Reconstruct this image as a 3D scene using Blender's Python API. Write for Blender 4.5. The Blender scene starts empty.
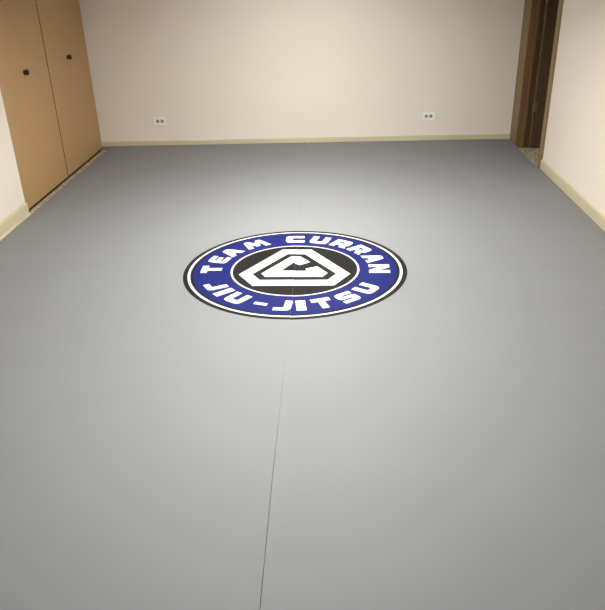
import bpy, bmesh, math, random
from mathutils import Vector, Matrix
random.seed(4)
S = bpy.context.scene
COL = S.collection

# ------------------------------------------------------------------ materials
def srgb(r, g, b):
    f = lambda c: (c/255/12.92) if c/255 <= .04045 else ((c/255+.055)/1.055)**2.4
    return (f(r), f(g), f(b), 1)

def mat(name, col, rough=.6, spec=.5, metal=0.0, var=0.0, vscale=6.0, bump=0.0, bscale=200.0, stretch=None):
    m = bpy.data.materials.new(name); m.use_nodes = True
    nt = m.node_tree; N = nt.nodes; L = nt.links
    b = N['Principled BSDF']
    b.inputs['Base Color'].default_value = col
    b.inputs['Roughness'].default_value = rough
    b.inputs['Specular IOR Level'].default_value = spec
    b.inputs['Metallic'].default_value = metal
    tc = N.new('ShaderNodeTexCoord')
    src = tc.outputs['Object']
    if stretch:
        mp = N.new('ShaderNodeMapping'); mp.inputs['Scale'].default_value = stretch
        L.new(src, mp.inputs['Vector']); src = mp.outputs['Vector']
    if var:
        n = N.new('ShaderNodeTexNoise'); n.inputs['Scale'].default_value = vscale; n.inputs['Detail'].default_value = 5
        L.new(src, n.inputs['Vector'])
        r = N.new('ShaderNodeMapRange'); r.inputs['To Min'].default_value = 1-var; r.inputs['To Max'].default_value = 1+var
        L.new(n.outputs['Fac'], r.inputs['Value'])
        mx = N.new('ShaderNodeMix'); mx.data_type = 'RGBA'; mx.blend_type = 'MULTIPLY'
        mx.inputs[0].default_value = 1.0
        mx.inputs[6].default_value = col
        L.new(r.outputs['Result'], mx.inputs[7])
        L.new(mx.outputs[2], b.inputs['Base Color'])
    if bump:
        n2 = N.new('ShaderNodeTexNoise'); n2.inputs['Scale'].default_value = bscale; n2.inputs['Detail'].default_value = 3
        L.new(src, n2.inputs['Vector'])
        bp = N.new('ShaderNodeBump'); bp.inputs['Strength'].default_value = bump; bp.inputs['Distance'].default_value = .002
        L.new(n2.outputs['Fac'], bp.inputs['Height']); L.new(bp.outputs['Normal'], b.inputs['Normal'])
    return m

M = {}
M['wall'] = mat('wall_paint', srgb(242, 231, 218), .75, .25, var=.02, vscale=1.5, bump=.12, bscale=90)
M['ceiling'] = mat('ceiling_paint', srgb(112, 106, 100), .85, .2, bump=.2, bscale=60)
M['baseboard'] = mat('baseboard_paint', srgb(210, 199, 166), .45, .4, var=.04, vscale=4)
M['closet'] = mat('closet_door_laminate', srgb(186, 151, 104), .5, .35, var=.03, vscale=2.5, bump=.05, bscale=120)
M['knob'] = mat('dark_bronze', srgb(58, 36, 24), .35, .5, metal=.6)
M['wood'] = mat('brown_stained_wood', srgb(124, 95, 61), .5, .35, var=.28, vscale=3, stretch=(14, 14, .6))
M['casing'] = mat('casing_wood', srgb(134, 112, 76), .5, .35, var=.15, vscale=3, stretch=(14, 14, .6))
M['darkwood_shade'] = mat('dark_veneer_and_shade', srgb(86, 66, 46), .45, .4, var=.22, vscale=3, stretch=(10, 10, .5))  # door leaf colour, also the painted shade on rebate and closet gap
M['brass'] = mat('dull_brass', srgb(190, 170, 120), .35, .5, metal=.9)
M['plate'] = mat('white_plastic', srgb(253, 252, 249), .4, .5, var=.01)
M['socket'] = mat('brown_plastic', srgb(150, 138, 122), .4, .5, var=.02)
M['slot'] = mat('black_slot', srgb(16, 14, 12), .6, .3, var=.05)
M['white'] = mat('white_print', srgb(212, 212, 211), .6, .2, var=.02, vscale=30)
M['blue'] = mat('blue_print', srgb(17, 27, 94), .6, .12, var=.06, vscale=14)
M['black'] = mat('black_print', srgb(23, 21, 19), .65, .12, var=.08, vscale=20)
M['frame'] = mat('white_metal', srgb(235, 235, 232), .4, .5, var=.01)

def carpet_mat():
    m = bpy.data.materials.new('speckled_carpet'); m.use_nodes = True
    nt = m.node_tree; N = nt.nodes; L = nt.links; b = N['Principled BSDF']
    b.inputs['Roughness'].default_value = .95; b.inputs['Specular IOR Level'].default_value = .1
    tc = N.new('ShaderNodeTexCoord')
    v = N.new('ShaderNodeTexVoronoi'); v.inputs['Scale'].default_value = 95
    L.new(tc.outputs['Object'], v.inputs['Vector'])
    sp = N.new('ShaderNodeSeparateColor'); L.new(v.outputs['Color'], sp.inputs['Color'])
    cr = N.new('ShaderNodeValToRGB'); cr.color_ramp.interpolation = 'CONSTANT'
    e = cr.color_ramp.elements
    e[0].position = 0; e[0].color = srgb(204, 194, 164)
    e[1].position = .45; e[1].color = srgb(170, 158, 128)
    k = e.new(.72); k.color = srgb(126, 116, 94)
    k = e.new(.88); k.color = srgb(226, 218, 190)
    L.new(sp.outputs[0], cr.inputs['Fac']); L.new(cr.outputs['Color'], b.inputs['Base Color'])
    n = N.new('ShaderNodeTexNoise'); n.inputs['Scale'].default_value = 260
    L.new(tc.outputs['Object'], n.inputs['Vector'])
    bp = N.new('ShaderNodeBump'); bp.inputs['Strength'].default_value = .7; bp.inputs['Distance'].default_value = .005
    L.new(n.outputs['Fac'], bp.inputs['Height']); L.new(bp.outputs['Normal'], b.inputs['Normal'])
    return m
M['carpet'] = carpet_mat()

def mat_vinyl():
    # grey rolled-out vinyl: faint weave, a few tiny dirt specks
    m = bpy.data.materials.new('grey_mat_vinyl'); m.use_nodes = True
    nt = m.node_tree; N = nt.nodes; L = nt.links; b = N['Principled BSDF']
    b.inputs['Roughness'].default_value = .7; b.inputs['Specular IOR Level'].default_value = .22
    tc = N.new('ShaderNodeTexCoord')
    n = N.new('ShaderNodeTexNoise'); n.inputs['Scale'].default_value = 1.8; n.inputs['Detail'].default_value = 4
    L.new(tc.outputs['Object'], n.inputs['Vector'])
    mr = N.new('ShaderNodeMapRange'); mr.inputs['To Min'].default_value = .97; mr.inputs['To Max'].default_value = 1.03
    L.new(n.outputs['Fac'], mr.inputs['Value'])
    v = N.new('ShaderNodeTexVoronoi'); v.inputs['Scale'].default_value = 9
    L.new(tc.outputs['Object'], v.inputs['Vector'])
    lt = N.new('ShaderNodeMath'); lt.operation = 'LESS_THAN'; lt.inputs[1].default_value = .028
    L.new(v.outputs['Distance'], lt.inputs[0])
    sp = N.new('ShaderNodeSeparateColor'); L.new(v.outputs['Color'], sp.inputs['Color'])
    gt = N.new('ShaderNodeMath'); gt.operation = 'GREATER_THAN'; gt.inputs[1].default_value = .93
    L.new(sp.outputs[0], gt.inputs[0])
    mu = N.new('ShaderNodeMath'); mu.operation = 'MULTIPLY'
    L.new(lt.outputs[0], mu.inputs[0]); L.new(gt.outputs[0], mu.inputs[1])
    sc = N.new('ShaderNodeMath'); sc.operation = 'MULTIPLY'; sc.inputs[1].default_value = .45
    L.new(mu.outputs[0], sc.inputs[0])
    mx = N.new('ShaderNodeMix'); mx.data_type = 'RGBA'; mx.blend_type = 'MULTIPLY'
    mx.inputs[0].default_value = 1; mx.inputs[6].default_value = MATGREY
    L.new(mr.outputs['Result'], mx.inputs[7])
    m2 = N.new('ShaderNodeMix'); m2.data_type = 'RGBA'
    m2.inputs[7].default_value = srgb(60, 55, 50)
    L.new(sc.outputs[0], m2.inputs[0]); L.new(mx.outputs[2], m2.inputs[6]); L.new(m2.outputs[2], b.inputs['Base Color'])
    w = N.new('ShaderNodeTexWave'); w.inputs['Scale'].default_value = 60; w.bands_direction = 'Y'; w.inputs['Distortion'].default_value = 1.5
    L.new(tc.outputs['Object'], w.inputs['Vector'])
    bp = N.new('ShaderNodeBump'); bp.inputs['Strength'].default_value = .05; bp.inputs['Distance'].default_value = .001
    L.new(w.outputs['Fac'], bp.inputs['Height']); L.new(bp.outputs['Normal'], b.inputs['Normal'])
    return m
MATGREY = srgb(133, 134, 136)
M['mat'] = mat_vinyl()

# ------------------------------------------------------------------ mesh helpers
def box(bm, x0, x1, y0, y1, z0, z1):
    v = [bm.verts.new((x, y, z)) for x in (x0, x1) for y in (y0, y1) for z in (z0, z1)]
    fs = [(0,1,3,2), (4,6,7,5), (0,4,5,1), (2,3,7,6), (0,2,6,4), (1,5,7,3)]
    r = [bm.faces.new([v[i] for i in f]) for f in fs]
    return r

def rbox(bm, x0, x1, y0, y1, z0, z1, r=.004, seg=2):
    fs = box(bm, x0, x1, y0, y1, z0, z1)
    es = list({e for f in fs for e in f.edges})
    bmesh.ops.bevel(bm, geom=es, offset=r, segments=seg, affect='EDGES', profile=.5)

def prism_along(bm, prof, p0, p1, out):
    """profile [(o, z)] swept from p0 to p1 on the floor plan; `out` = unit xy direction of o"""
    a = [bm.verts.new((p0[0]+out[0]*o, p0[1]+out[1]*o, z)) for o, z in prof]
    c = [bm.verts.new((p1[0]+out[0]*o, p1[1]+out[1]*o, z)) for o, z in prof]
    n = len(prof)
    for i in range(n): bm.faces.new([a[i], a[(i+1) % n], c[(i+1) % n], c[i]])
    bm.faces.new(a[::-1]); bm.faces.new(c)

def lathe(bm, prof, center, axis, seg=28):
    """profile [(d, r)] revolved about axis through center"""
    ax = Vector(axis).normalized(); u = ax.orthogonal().normalized(); w = ax.cross(u)
    rings = []
    for d, r in prof:
        if r < 1e-6: rings.append([bm.verts.new(Vector(center)+ax*d)])
        else: rings.append([bm.verts.new(Vector(center)+ax*d+(u*math.cos(2*math.pi*i/seg)+w*math.sin(2*math.pi*i/seg))*r) for i in range(seg)])
    for A, B in zip(rings, rings[1:]):
        for i in range(seg):
            j = (i+1) % seg
            if len(A) == 1 and len(B) == 1: continue
            if len(A) == 1: bm.faces.new([A[0], B[i], B[j]])
            elif len(B) == 1: bm.faces.new([A[i], B[0], A[j]])
            else: bm.faces.new([A[i], A[j], B[j], B[i]])

def obj(name, bm, m, parent=None, smooth=False, flat=False):
    if not flat: bmesh.ops.recalc_face_normals(bm, faces=bm.faces)
    me = bpy.data.meshes.new(name); bm.to_mesh(me); bm.free()
    if smooth:
        for p in me.polygons: p.use_smooth = True
    o = bpy.data.objects.new(name, me); me.materials.append(M[m] if isinstance(m, str) else m)
    COL.objects.link(o)
    if parent:
        o.parent = parent
        o.matrix_parent_inverse = Matrix.Translation(-parent.location)
    return o

def thing(name, label, cat, loc=(0, 0, 0), group=None):
    o = bpy.data.objects.new(name, None); COL.objects.link(o); o.location = loc
    o.empty_display_size = .1
    o['label'] = label; o['category'] = cat
    if group: o['group'] = group
    return o

def struct(name, bm, m, label, cat):
    o = obj(name, bm, m); o['kind'] = 'structure'; o['label'] = label; o['category'] = cat
    return o

# ------------------------------------------------------------------ dimensions (z = 0 is the top of the mats)
FZ = -.040; CZ = 2.30
XL, XR = -2.275, 1.836          # wall faces
YB, YR = 6.974, -2.6           # back wall / wall behind the camera
CX = -2.345                     # closet door faces
CY0, SEAMY = 4.825, 5.922       # closet opening start, line between its doors
DY0, DY1 = 5.935, 6.742         # doorway on the right wall
SX = -.2115                     # seam between the mats

bm = bmesh.new(); box(bm, -3.1, 3.4, YR-.2, 7.3, FZ-.12, FZ)
struct('floor', bm, 'carpet', 'speckled beige carpet floor under the grey mats', 'floor')
bm = bmesh.new(); box(bm, -3.1, 3.4, YR-.2, 7.3, CZ, CZ+.12)
struct('ceiling', bm, 'ceiling', 'low dull brown-grey ceiling above the mats', 'ceiling')
bm = bmesh.new(); box(bm, -3.1, 3.4, YB, YB+.15, FZ, CZ)
struct('wall_back', bm, 'wall', 'cream painted back wall with two outlets low down', 'wall')
bm = bmesh.new(); box(bm, -3.1, 3.4, YR-.15, YR, FZ, CZ)
struct('wall_front', bm, 'wall', 'cream painted wall opposite the back wall', 'wall')
bm = bmesh.new(); box(bm, XL-.12, XL, YR, CY0, FZ, CZ); box(bm, XL-.12, XL, CY0, YB, 2.03, CZ)
struct('wall_left', bm, 'wall', 'cream painted left wall beside the tan closet doors', 'wall')
bm = bmesh.new(); box(bm, -3.0, -2.9, CY0-.1, YB, FZ, CZ); box(bm, -2.9, XL-.12, CY0-.1, CY0-.02, FZ, CZ)
struct('wall_closet', bm, 'wall', 'inner wall of the closet behind the tan doors', 'wall')
bm = bmesh.new(); box(bm, XR, XR+.102, YR, DY0-.024, FZ, CZ); box(bm, XR, XR+.102, DY0-.024, DY1+.02, 2.05, CZ)
box(bm, XR, XR+.102, DY1+.02, YB, FZ, CZ)
struct('wall_right', bm, 'wall', 'cream painted right wall with a doorway at its far end', 'wall')
bm = bmesh.new(); box(bm, 3.25, 3.35, 5.2, YB, FZ, CZ); box(bm, XR+.102, 3.25, 5.2, 5.3, FZ, CZ)
struct('wall_hallway', bm, 'wall', 'unlit wall of the passage beyond the doorway', 'wall')

# baseboards: eased top edge, sunk behind the mats
def bprof(top, t=.014): return [(0, FZ), (t, FZ), (t, top-.010), (t-.005, top-.002), (t-.009, top), (0, top)]
bm = bmesh.new(); prism_along(bm, bprof(.047), (CX+.004, YB), (XR-.012, YB), (0, -1))
struct('baseboard_back', bm, 'baseboard', 'tan baseboard along the back wall', 'baseboard')
bm = bmesh.new(); prism_along(bm, bprof(.096), (XL, YR), (XL, CY0), (1, 0))
struct('baseboard_left', bm, 'baseboard', 'tan baseboard along the left wall up to the closet', 'baseboard')
bm = bmesh.new(); prism_along(bm, bprof(.078), (XR, YR), (XR, DY0-.078), (-1, 0))
struct('baseboard_right', bm, 'baseboard', 'tan baseboard along the right wall up to the doorway', 'baseboard')
bm = bmesh.new(); prism_along(bm, [(0, FZ), (.009, FZ), (.009, .008), (.005, .014), (0, .015)], (XL+.014, YR), (XL+.014, CY0+.002), (1, 0))
struct('trim_1', bm, 'baseboard', 'thin pale shoe strip at the foot of the left baseboard', 'trim')

# door frame on the right wall
bm = bmesh.new()
rbox(bm, XR-.014, XR, DY0-.078, DY0+.004, FZ, 2.10, .003)
rbox(bm, XR-.010, XR, DY1-.004, YB-.001, FZ, 2.10, .003)
rbox(bm, XR-.014, XR, DY0+.004, DY1-.004, 2.04, 2.10, .003)
struct('trim_2', bm, 'casing', 'brown casing around the doorway in the right wall', 'trim')
bm = bmesh.new()
rbox(bm, XR-.004, XR+.107, DY1, DY1+.02, FZ, 2.05, .002)
rbox(bm, XR-.004, XR+.107, DY0-.022, DY0, FZ, 2.05, .002)
rbox(bm, XR-.004, XR+.107, DY0, DY1, 2.03, 2.05, .002)
rbox(bm, XR+.045, XR+.072, DY1-.013, DY1, FZ, 2.03, .002)       # stops
rbox(bm, XR+.045, XR+.072, DY0, DY0+.013, FZ, 2.03, .002)
box(bm, XR+.022, XR+.025, DY1-.003, DY1, FZ, 2.03)               # routed line in the jamb
struct('trim_3', bm, 'wood', 'brown stained wooden jamb lining the doorway', 'door jamb')
bm = bmesh.new(); rbox(bm, XR+.072, XR+.106, DY1-.0022, DY1+.001, FZ, 2.03, .001)  # rebate face coloured darker to stand for its shade
rbox(bm, XR+.1025, XR+.117, DY1-.002, DY1+.06, FZ, 2.10, .002)  # dark piece closing the hinge gap so it reads as shade
struct('trim_4', bm, 'darkwood_shade', 'rebate strip darkened as shade on the hinge side of the doorway', 'door jamb')

# ------------------------------------------------------------------ door leaf standing open in the passage
HX = XR+.111
dr = thing('room_door', 'dark brown wooden door swung open in the doorway on the right', 'door', (HX, DY1-.03, FZ))
bm = bmesh.new(); rbox(bm, HX+.008, HX+.775, DY1-.048, DY1-.013, FZ+.018, 2.02, .003)
obj('leaf', bm, 'darkwood_shade', dr)
bm = bmesh.new(); rbox(bm, HX+.0062, HX+.0085, DY1-.047, DY1-.014, FZ+.02, 2.018, .0008)  # pale strip painted as the highlight along the leaf's hinge edge
e = obj('edge_shading', bm, 'casing', dr); e['label'] = 'lighter strip painted as the edge highlight'
for hz in (.395, 1.77):
    bm = bmesh.new()
    z0 = FZ+hz-.044
    for k in range(3): lathe(bm, [(0, 0), (0, .0068), (.028, .0068), (.028, 0)], (HX-.003, DY1-.054, z0+.0295*k), (0, 0, 1), 16)
    box(bm, HX+.004, HX+.03, DY1-.0505, DY1-.0478, z0, z0+.087)
    lathe(bm, [(0, .004), (.006, .005), (.009, 0)], (HX-.003, DY1-.054, z0+.087), (0, 0, 1), 12)
    h = obj('hinge', bm, 'brass', dr); h['label'] = 'brass hinge'

# ------------------------------------------------------------------ closet doors with knobs
def closet(y0, y1, ky, kz, label):
    t = thing('closet_door', label, 'closet door', (CX-.018, (y0+y1)/2, FZ), 'flat closet doors in the left wall')
    bm = bmesh.new(); rbox(bm, CX-.035, CX, y0, y1, FZ+.022, 2.02, .004)
    obj('panel', bm, 'closet', t)
    if y0 > SEAMY:
        bm = bmesh.new(); rbox(bm, CX-.034, CX-.0006, y0-.003, y0+.0006, FZ+.024, 2.018, .0006)  # dark colour standing for the shade between the two doors
        e = obj('edge_shading', bm, 'darkwood_shade', t); e['label'] = 'dark brown strip painted as shade in the gap between the doors'
    bm = bmesh.new()
    lathe(bm, [(0, 0), (0, .018), (.004, .0175), (.010, .015), (.015, .018), (.021, .0225), (.028, .0225), (.034, .017), (.037, .009), (.038, 0)], (CX, ky, kz), (1, 0, 0))
    k = obj('knob', bm, 'knob', t, True); k['label'] = 'dark bronze round knob'
closet(CY0+.004, SEAMY-.006, 5.43, .945, 'nearer of the two tan closet doors, next to the white wall end')
closet(SEAMY+.006, YB-.012, 6.41, .940, 'farther of the two tan closet doors, in the back corner')
bm = bmesh.new(); box(bm, CX-.034, CX-.004, CY0+.01, YB-.02, 2.021, 2.03)
struct('trim_5', bm, 'knob', 'dark track above the closet doors', 'track')
bm = bmesh.new(); rbox(bm, CX-.036, CX-.006, CY0+.002, YB-.016, FZ, FZ+.014, .002)  # dark strip added for the shaded gap at the door bottoms
struct('trim_6', bm, 'knob', 'dark strip added as the shade under the closet doors', 'track')

# ------------------------------------------------------------------ wall outlets, lying on their side
def outlet(cx, cz, label):
    t = thing('wall_outlet', label, 'electrical outlet', (cx, YB, cz), 'white outlets on the back wall')
    bm = bmesh.new(); rbox(bm, cx-.062, cx+.062, YB-.006, YB, cz-.040, cz+.040, .003)
    obj('cover_plate', bm, 'plate', t)
    for s in (-1, 1):
        x = cx+s*.0225; seg = 28; bm = bmesh.new()
        ring = [(x+max(-.0148, min(.0148, .0165*math.cos(2*math.pi*i/seg))), cz+.0165*math.sin(2*math.pi*i/seg)) for i in range(seg)]
        f = [bm.verts.new((a, YB-.0085, b)) for a, b in ring]; g = [bm.verts.new((a, YB-.004, b)) for a, b in ring]
        bm.faces.new(f); bm.faces.new(g[::-1])
        for i in range(seg): bm.faces.new([f[i], f[(i+1) % seg], g[(i+1) % seg], g[i]])
        r = obj('receptacle', bm, 'socket', t); r['label'] = 'brown socket face'
        for dz, h in ((-.0065, .0045), (.0065, .0035)):
            bm = bmesh.new(); box(bm, x-h, x+h, YB-.0088, YB-.0080, cz+dz-.001, cz+dz+.001); obj('slot', bm, 'slot', r)
        bm = bmesh.new(); lathe(bm, [(0, 0), (0, .0024), (.0008, .0024), (.0008, 0)], (x+.0105, YB-.0088, cz), (0, 1, 0), 12); obj('slot', bm, 'slot', r)
    bm = bmesh.new(); lathe(bm, [(0, .003), (.001, .0022), (.0014, 0)], (cx, YB-.006, cz), (0, -1, 0), 12); obj('screw', bm, 'frame', t)
outlet(-1.714, .242, 'white outlet on the back wall near the closet corner')
outlet(.998, .238, 'white outlet on the back wall near the doorway')

# ------------------------------------------------------------------ the two grey mats
TH = -FZ
def mat_slab(outline, name, label):
    t = thing(name, label, 'floor mat', (sum(p[0] for p in outline)/len(outline), 3.0, FZ), 'two grey mats covering the floor')
    bm = bmesh.new()
    a = [bm.verts.new((x, y, FZ+.0005)) for x, y in outline]; b = [bm.verts.new((x, y, 0)) for x, y in outline]
    n = len(outline)
    bm.faces.new(a[::-1]); top = bm.faces.new(b)
    for i in range(n): bm.faces.new([a[i], a[(i+1) % n], b[(i+1) % n], b[i]])
    bmesh.ops.bevel(bm, geom=list(top.edges), offset=.0011, segments=2, affect='EDGES', profile=.5)
    obj('slab', bm, 'mat', t)
    return t
seam = [(-2.55, .0010), (.5, .0010), (1.3, .0009), (1.9, .0008), (2.5, .0005), (2.8, .00015), (3.1, .0003), (3.3, .0001), (4.3, .0001), (4.55, .0006), (5.0, .0004), (5.6, .0001), (6.3, .0002), (6.80, .0012), (6.90, .0025)]
wob = lambda y: 0 if 3<y<4.4 else .0022*math.sin(y*2.1)+.001*math.sin(y*5.3+1)
LE = -2.2515 
left = [(LE, -2.55)] + [(SX+wob(y)-g, y) for y, g in seam] + [(SX-.004, YB-.0155), (-2.55, YB-.0175), (-2.15, YB-.020), (-2.195, YB-.035), (-2.215, YB-.075), (-2.237, YB-.19), (LE+.004, YB-.33), (LE, YB-.5)]
right = [(SX+wob(y)+g, y) for y, g in seam] + [(SX+.003, YB-.0155), (.8, YB-.0165), (1.70, YB-.018), (1.817, YB-.04), (1.819, 6.80), (1.812, 6.50), (1.806, 6.30), (1.803, 6.05), (1.8185, 5.80), (1.8185, 4.6), (1.818, -2.55)]
ML = mat_slab(left, 'floor_mat', 'large grey mat on the left half of the floor, beside the closet')
MR = mat_slab(right[::-1], 'floor_mat', 'large grey mat on the right half of the floor, beside the doorway')

# ------------------------------------------------------------------ printed round emblem across the seam
RAD = .656; EC = Vector((SX, 3.755)); AX, AY = 1.014, .982
def loc2(u, v): return (EC.x+u*RAD*AX, EC.y+v*RAD*AY)

def fill(loops, z):
    bm = bmesh.new()
    for lp in loops:
        vs = [bm.verts.new((*loc2(*p), z)) for p in lp]
        for i in range(len(vs)): bm.edges.new((vs[i], vs[(i+1) % len(vs)]))
    bmesh.ops.triangle_fill(bm, use_beauty=True, use_dissolve=False, edges=bm.edges[:], normal=(0, 0, 1))
    for f in bm.faces:
        if f.normal.z < 0: f.normal_flip()
    return bm

def annulus(r0, r1, z, seg=160):
    bm = bmesh.new()
    a = [bm.verts.new((*loc2(r1*math.sin(2*math.pi*i/seg), r1*math.cos(2*math.pi*i/seg)), z)) for i in range(seg)]
    if r0 <= 0: bm.faces.new(a[::-1]); return bm
    b = [bm.verts.new((*loc2(r0*math.sin(2*math.pi*i/seg), r0*math.cos(2*math.pi*i/seg)), z)) for i in range(seg)]
    for i in range(seg): bm.faces.new([a[(i+1) % seg], a[i], b[i], b[(i+1) % seg]])
    return bm

GAP = .0003
def split(name, bm, m, parents, shift=-.003):
    """left and right halves of a printed shape, each on its own mat"""
    out = []
    for side in (0, 1):
        c = bm.copy()
        bmesh.ops.bisect_plane(c, geom=c.verts[:]+c.edges[:]+c.faces[:], plane_co=(SX+(GAP if side else -GAP), 0, 0), plane_no=(1, 0, 0), clear_inner=bool(side), clear_outer=not side)
        if not c.faces: c.free(); out.append(None); continue
        if side: bmesh.ops.translate(c, verts=c.verts[:], vec=(0, shift, 0))
        for f in c.faces:
            f.normal_update()
            if f.normal.z < 0: f.normal_flip()
        c.faces.index_update(); c.verts.ensure_lookup_table()
        todo = set(c.faces); isl = []
        while todo:
            st = [todo.pop()]; g = set(st)
            while st:
                for e in st.pop().edges:
                    for f in e.link_faces:
                        if f in todo: todo.discard(f); g.add(f); st.append(f)
            isl.append({f.index for f in g})
        isl = [sorted(i) for i in isl]
        for ids in isl:
            d = c.copy(); d.faces.ensure_lookup_table(); keep = set(ids)
            bmesh.ops.delete(d, geom=[f for f in d.faces if f.index not in keep], context='FACES')
            o = obj(name, d, m, parents[side], flat=True)
        c.free(); out.append(o)
    bm.free()
    return out

Z0, Z1, Z2, Z3 = .0003, .0006, .0009, .0012
disc = split('printed_emblem', annulus(0, 1.006, Z0), 'black', (ML, MR))
disc[0]['label'] = 'left half of the round blue, black and white emblem'
disc[1]['label'] = 'right half of the round blue, black and white emblem'
split('outer_ring', annulus(.941, .965, Z1), 'white', disc)
split('blue_band', annulus(.581, .915, Z1), 'blue', disc)
split('inner_ring', annulus(.563, .581, Z2), 'white', disc)
hexo = [(-.499, -.114), (-.140, .481), (.141, .478), (.497, -.120), (.351, -.368), (-.352, -.364)]
hexi = [(-.376, -.109), (-.083, .363), (.081, .358), (.371, -.114), (.295, -.246), (-.299, -.240)]
split('hexagon_outline', fill([hexo, hexi], Z1), 'white', disc)
cm = [(-.297, -.098), (-.047, .308), (.038, .305), (.136, .160), (.038, .088), (-.020, .150), (-.121, -.036), (.110, -.043), (.094, .006), (.202, .062), (.297, -.100), (.251, -.179), (-.258, -.174)]
split('letter', fill([cm], Z1), 'white', disc)

# wide heavy lettering drawn as outlines: unit cap height, origin at the glyph's baseline centre
def rnd(pts, r=.09):
    """cut every corner tagged with a 3rd value"""
    o = []; n = len(pts)
    for i, p in enumerate(pts):
        if len(p) == 2: o.append(p); continue
        a = Vector(pts[i-1][:2]); b = Vector(p[:2]); c = Vector(pts[(i+1) % n][:2]); k = p[2]
        s = b+(a-b).normalized()*k; e = b+(c-b).normalized()*k
        for t in (0, .33, .67, 1): q = s*(1-t)**2+b*2*t*(1-t)+e*t*t; o.append((q.x, q.y))
    return o
G = {}
G['T'] = [[(-.47, 1), (.47, 1), (.47, .68), (.17, .68), (.17, 0), (-.17, 0), (-.17, .68), (-.47, .68)]]
G['E'] = [[(-.40, 1, .25), (.46, 1), (.46, .74), (-.08, .74), (-.08, .63), (.36, .63), (.36, .39), (-.08, .39), (-.08, .27), (.46, .27), (.46, 0), (-.40, 0, .25)]]
G['A'] = [[(-.50, 0), (-.22, 1, .15), (.22, 1, .15), (.50, 0), (.17, 0), (.12, .22), (-.12, .22), (-.17, 0)], [(-.075, .47), (.075, .47), (.03, .72), (-.03, .72)]]
G['M'] = [[(-.70, 0), (-.52, 1, .12), (-.22, 1, .10), (0, .62), (.22, 1, .10), (.52, 1, .12), (.70, 0), (.37, 0), (.30, .56), (.10, .15), (-.10, .15), (-.30, .56), (-.37, 0)]]
G['C'] = [[(-.50, 1, .28), (.50, 1, .10), (.50, .66), (-.14, .66, .06), (-.14, .34, .06), (.50, .34), (.50, 0, .10), (-.50, 0, .28)]]
G['U'] = [[(-.50, 1), (-.16, 1), (-.16, .33, .05), (.16, .33, .05), (.16, 1), (.50, 1), (.50, 0, .28), (-.50, 0, .28)]]
G['R'] = [[(-.50, 0), (-.50, 1), (.50, 1, .26), (.50, .36, .10), (.36, .31), (.53, 0), (.14, 0), (0, .28), (-.16, .28), (-.16, 0)], [(-.16, .53), (.12, .53), (.12, .72), (-.16, .72)]]
G['N'] = [[(-.52, 0), (-.52, 1), (-.16, 1), (.19, .50), (.19, 1), (.52, 1), (.52, 0), (.16, 0), (-.19, .50), (-.19, 0)]]
G['J'] = [[(.06, 1), (.42, 1), (.42, 0, .28), (-.42, 0), (-.42, .30), (.06, .30, .05)]]
G['I'] = [[(-.215, 1), (.215, 1), (.215, 0), (-.215, 0)]]
G['S'] = [[(-.48, 1, .26), (.46, 1), (.46, .74), (-.14, .74), (-.14, .63), (.50, .63, .22), (.50, 0, .26), (-.46, 0), (-.46, .26), (.16, .26), (.16, .37), (-.48, .37, .22)]]
G['-'] = [[(-.31, .60), (.31, .60), (.31, .36), (-.31, .36)]]
HT = .186
def letter(ch, deg, r, up=True, k=1.0):
    th = math.radians(deg)
    rad = Vector((math.sin(th), math.cos(th)))
    u = rad if up else -rad
    rt = Vector((u.y, -u.x))
    loops = [[tuple(rad*r+rt*(x*HT*k)+u*(y*HT)) for x, y in rnd(lp)] for lp in G[ch]]
    bm = fill(loops, Z2)
    split('letter', bm, 'white', disc)
for ch, d, k in [('T', -89.2, .95), ('E', -72, .95), ('A', -55.6, 1.0), ('M', -33.0, .95), ('C', -2.0, 1.0), ('U', 16.9, 1.0), ('R', 34.7, 1.0), ('R', 52.6, 1.0), ('A', 71.6, 1.0), ('N', 90.8, 1.0)]:
    letter(ch, d, .666, True, k)
for ch, d, k in [('J', -118.2, .9), ('I', -130.0, .90), ('U', -143.2, .94), ('-', -160.8, 1), ('J', -174.9, .92), ('I', 174.0, 1.0), ('T', 160.4, .93), ('S', 143.0, .95), ('U', 125.0, .95)]:
    letter(ch, d, .852, False, k)

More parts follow.
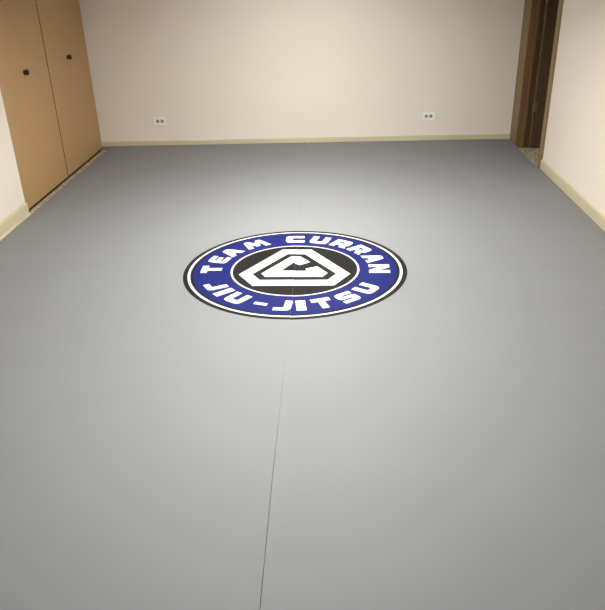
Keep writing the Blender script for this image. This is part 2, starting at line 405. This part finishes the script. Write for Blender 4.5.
# ------------------------------------------------------------------ added unseen strip lights above the frame, and camera
LAMP = (1.0, .985, .955, 1)
def added_strip_light(lx, ly, power, label):  # added lamps out of view, place and power fitted to the lighting
    t = thing('added_ceiling_light', label, 'added ceiling light', (lx, ly, CZ), 'unseen strip lights added to light the room')
    HZ = 2.10
    bm = bmesh.new(); rbox(bm, lx-.095, lx+.095, ly-.62, ly+.62, HZ-.045, HZ, .006)
    for sx in (-.095, .083): rbox(bm, lx+sx, lx+sx+.012, ly-.62, ly+.62, HZ-.110, HZ-.040, .003)  # side skirts added to narrow the light across the room
    obj('housing', bm, 'frame', t)
    for e in (-.5, .5):
        bm = bmesh.new(); lathe(bm, [(0, .004), (CZ-HZ, .004)], (lx, ly+e, HZ), (0, 0, 1), 10); obj('hanger', bm, 'frame', t)
    em = bpy.data.materials.new('added_lamp_diffuser'); em.use_nodes = True
    b = em.node_tree.nodes['Principled BSDF']; b.inputs['Base Color'].default_value = (.9, .9, .88, 1)
    b.inputs['Emission Color'].default_value = LAMP; b.inputs['Emission Strength'].default_value = power
    bm = bmesh.new(); rbox(bm, lx-.08, lx+.08, ly-.60, ly+.60, HZ-.075, HZ-.046, .006)
    obj('diffuser', bm, em, t)
added_strip_light(-.17, 4.5, 160, 'unseen added strip light hung from the ceiling toward the back wall')
added_strip_light(-.17, 2.5, 108, 'unseen added strip light hung from the ceiling away from the back wall')

w = bpy.data.worlds.new('World'); S.world = w; w.use_nodes = True
w.node_tree.nodes['Background'].inputs[0].default_value = (.02, .02, .02, 1)

F, PIT, YAW, ROL = 681.1053836541369, 0.4666516416486986, 0.04590478604601685, -0.029915344029617624
fw = Vector((-math.sin(YAW)*math.cos(PIT), math.cos(YAW)*math.cos(PIT), -math.sin(PIT)))
rt = Vector((math.cos(YAW), math.sin(YAW), 0)); up = rt.cross(fw)
r2 = math.cos(ROL)*rt+math.sin(ROL)*up; u2 = -math.sin(ROL)*rt+math.cos(ROL)*up
cam = bpy.data.cameras.new('camera'); co = bpy.data.objects.new('camera', cam); COL.objects.link(co)
mw = Matrix((r2, u2, -fw)).transposed().to_4x4(); mw.translation = (0, 0, 1.65); co.matrix_world = mw
cam.sensor_fit = 'HORIZONTAL'; cam.sensor_width = 36; cam.lens = F*36/605; cam.clip_start = .02
S.camera = co
vs = S.view_settings
vs.view_transform = 'Standard'; vs.look = 'None'; vs.gamma = 1; vs.use_curve_mapping = False; vs.exposure = 0.0
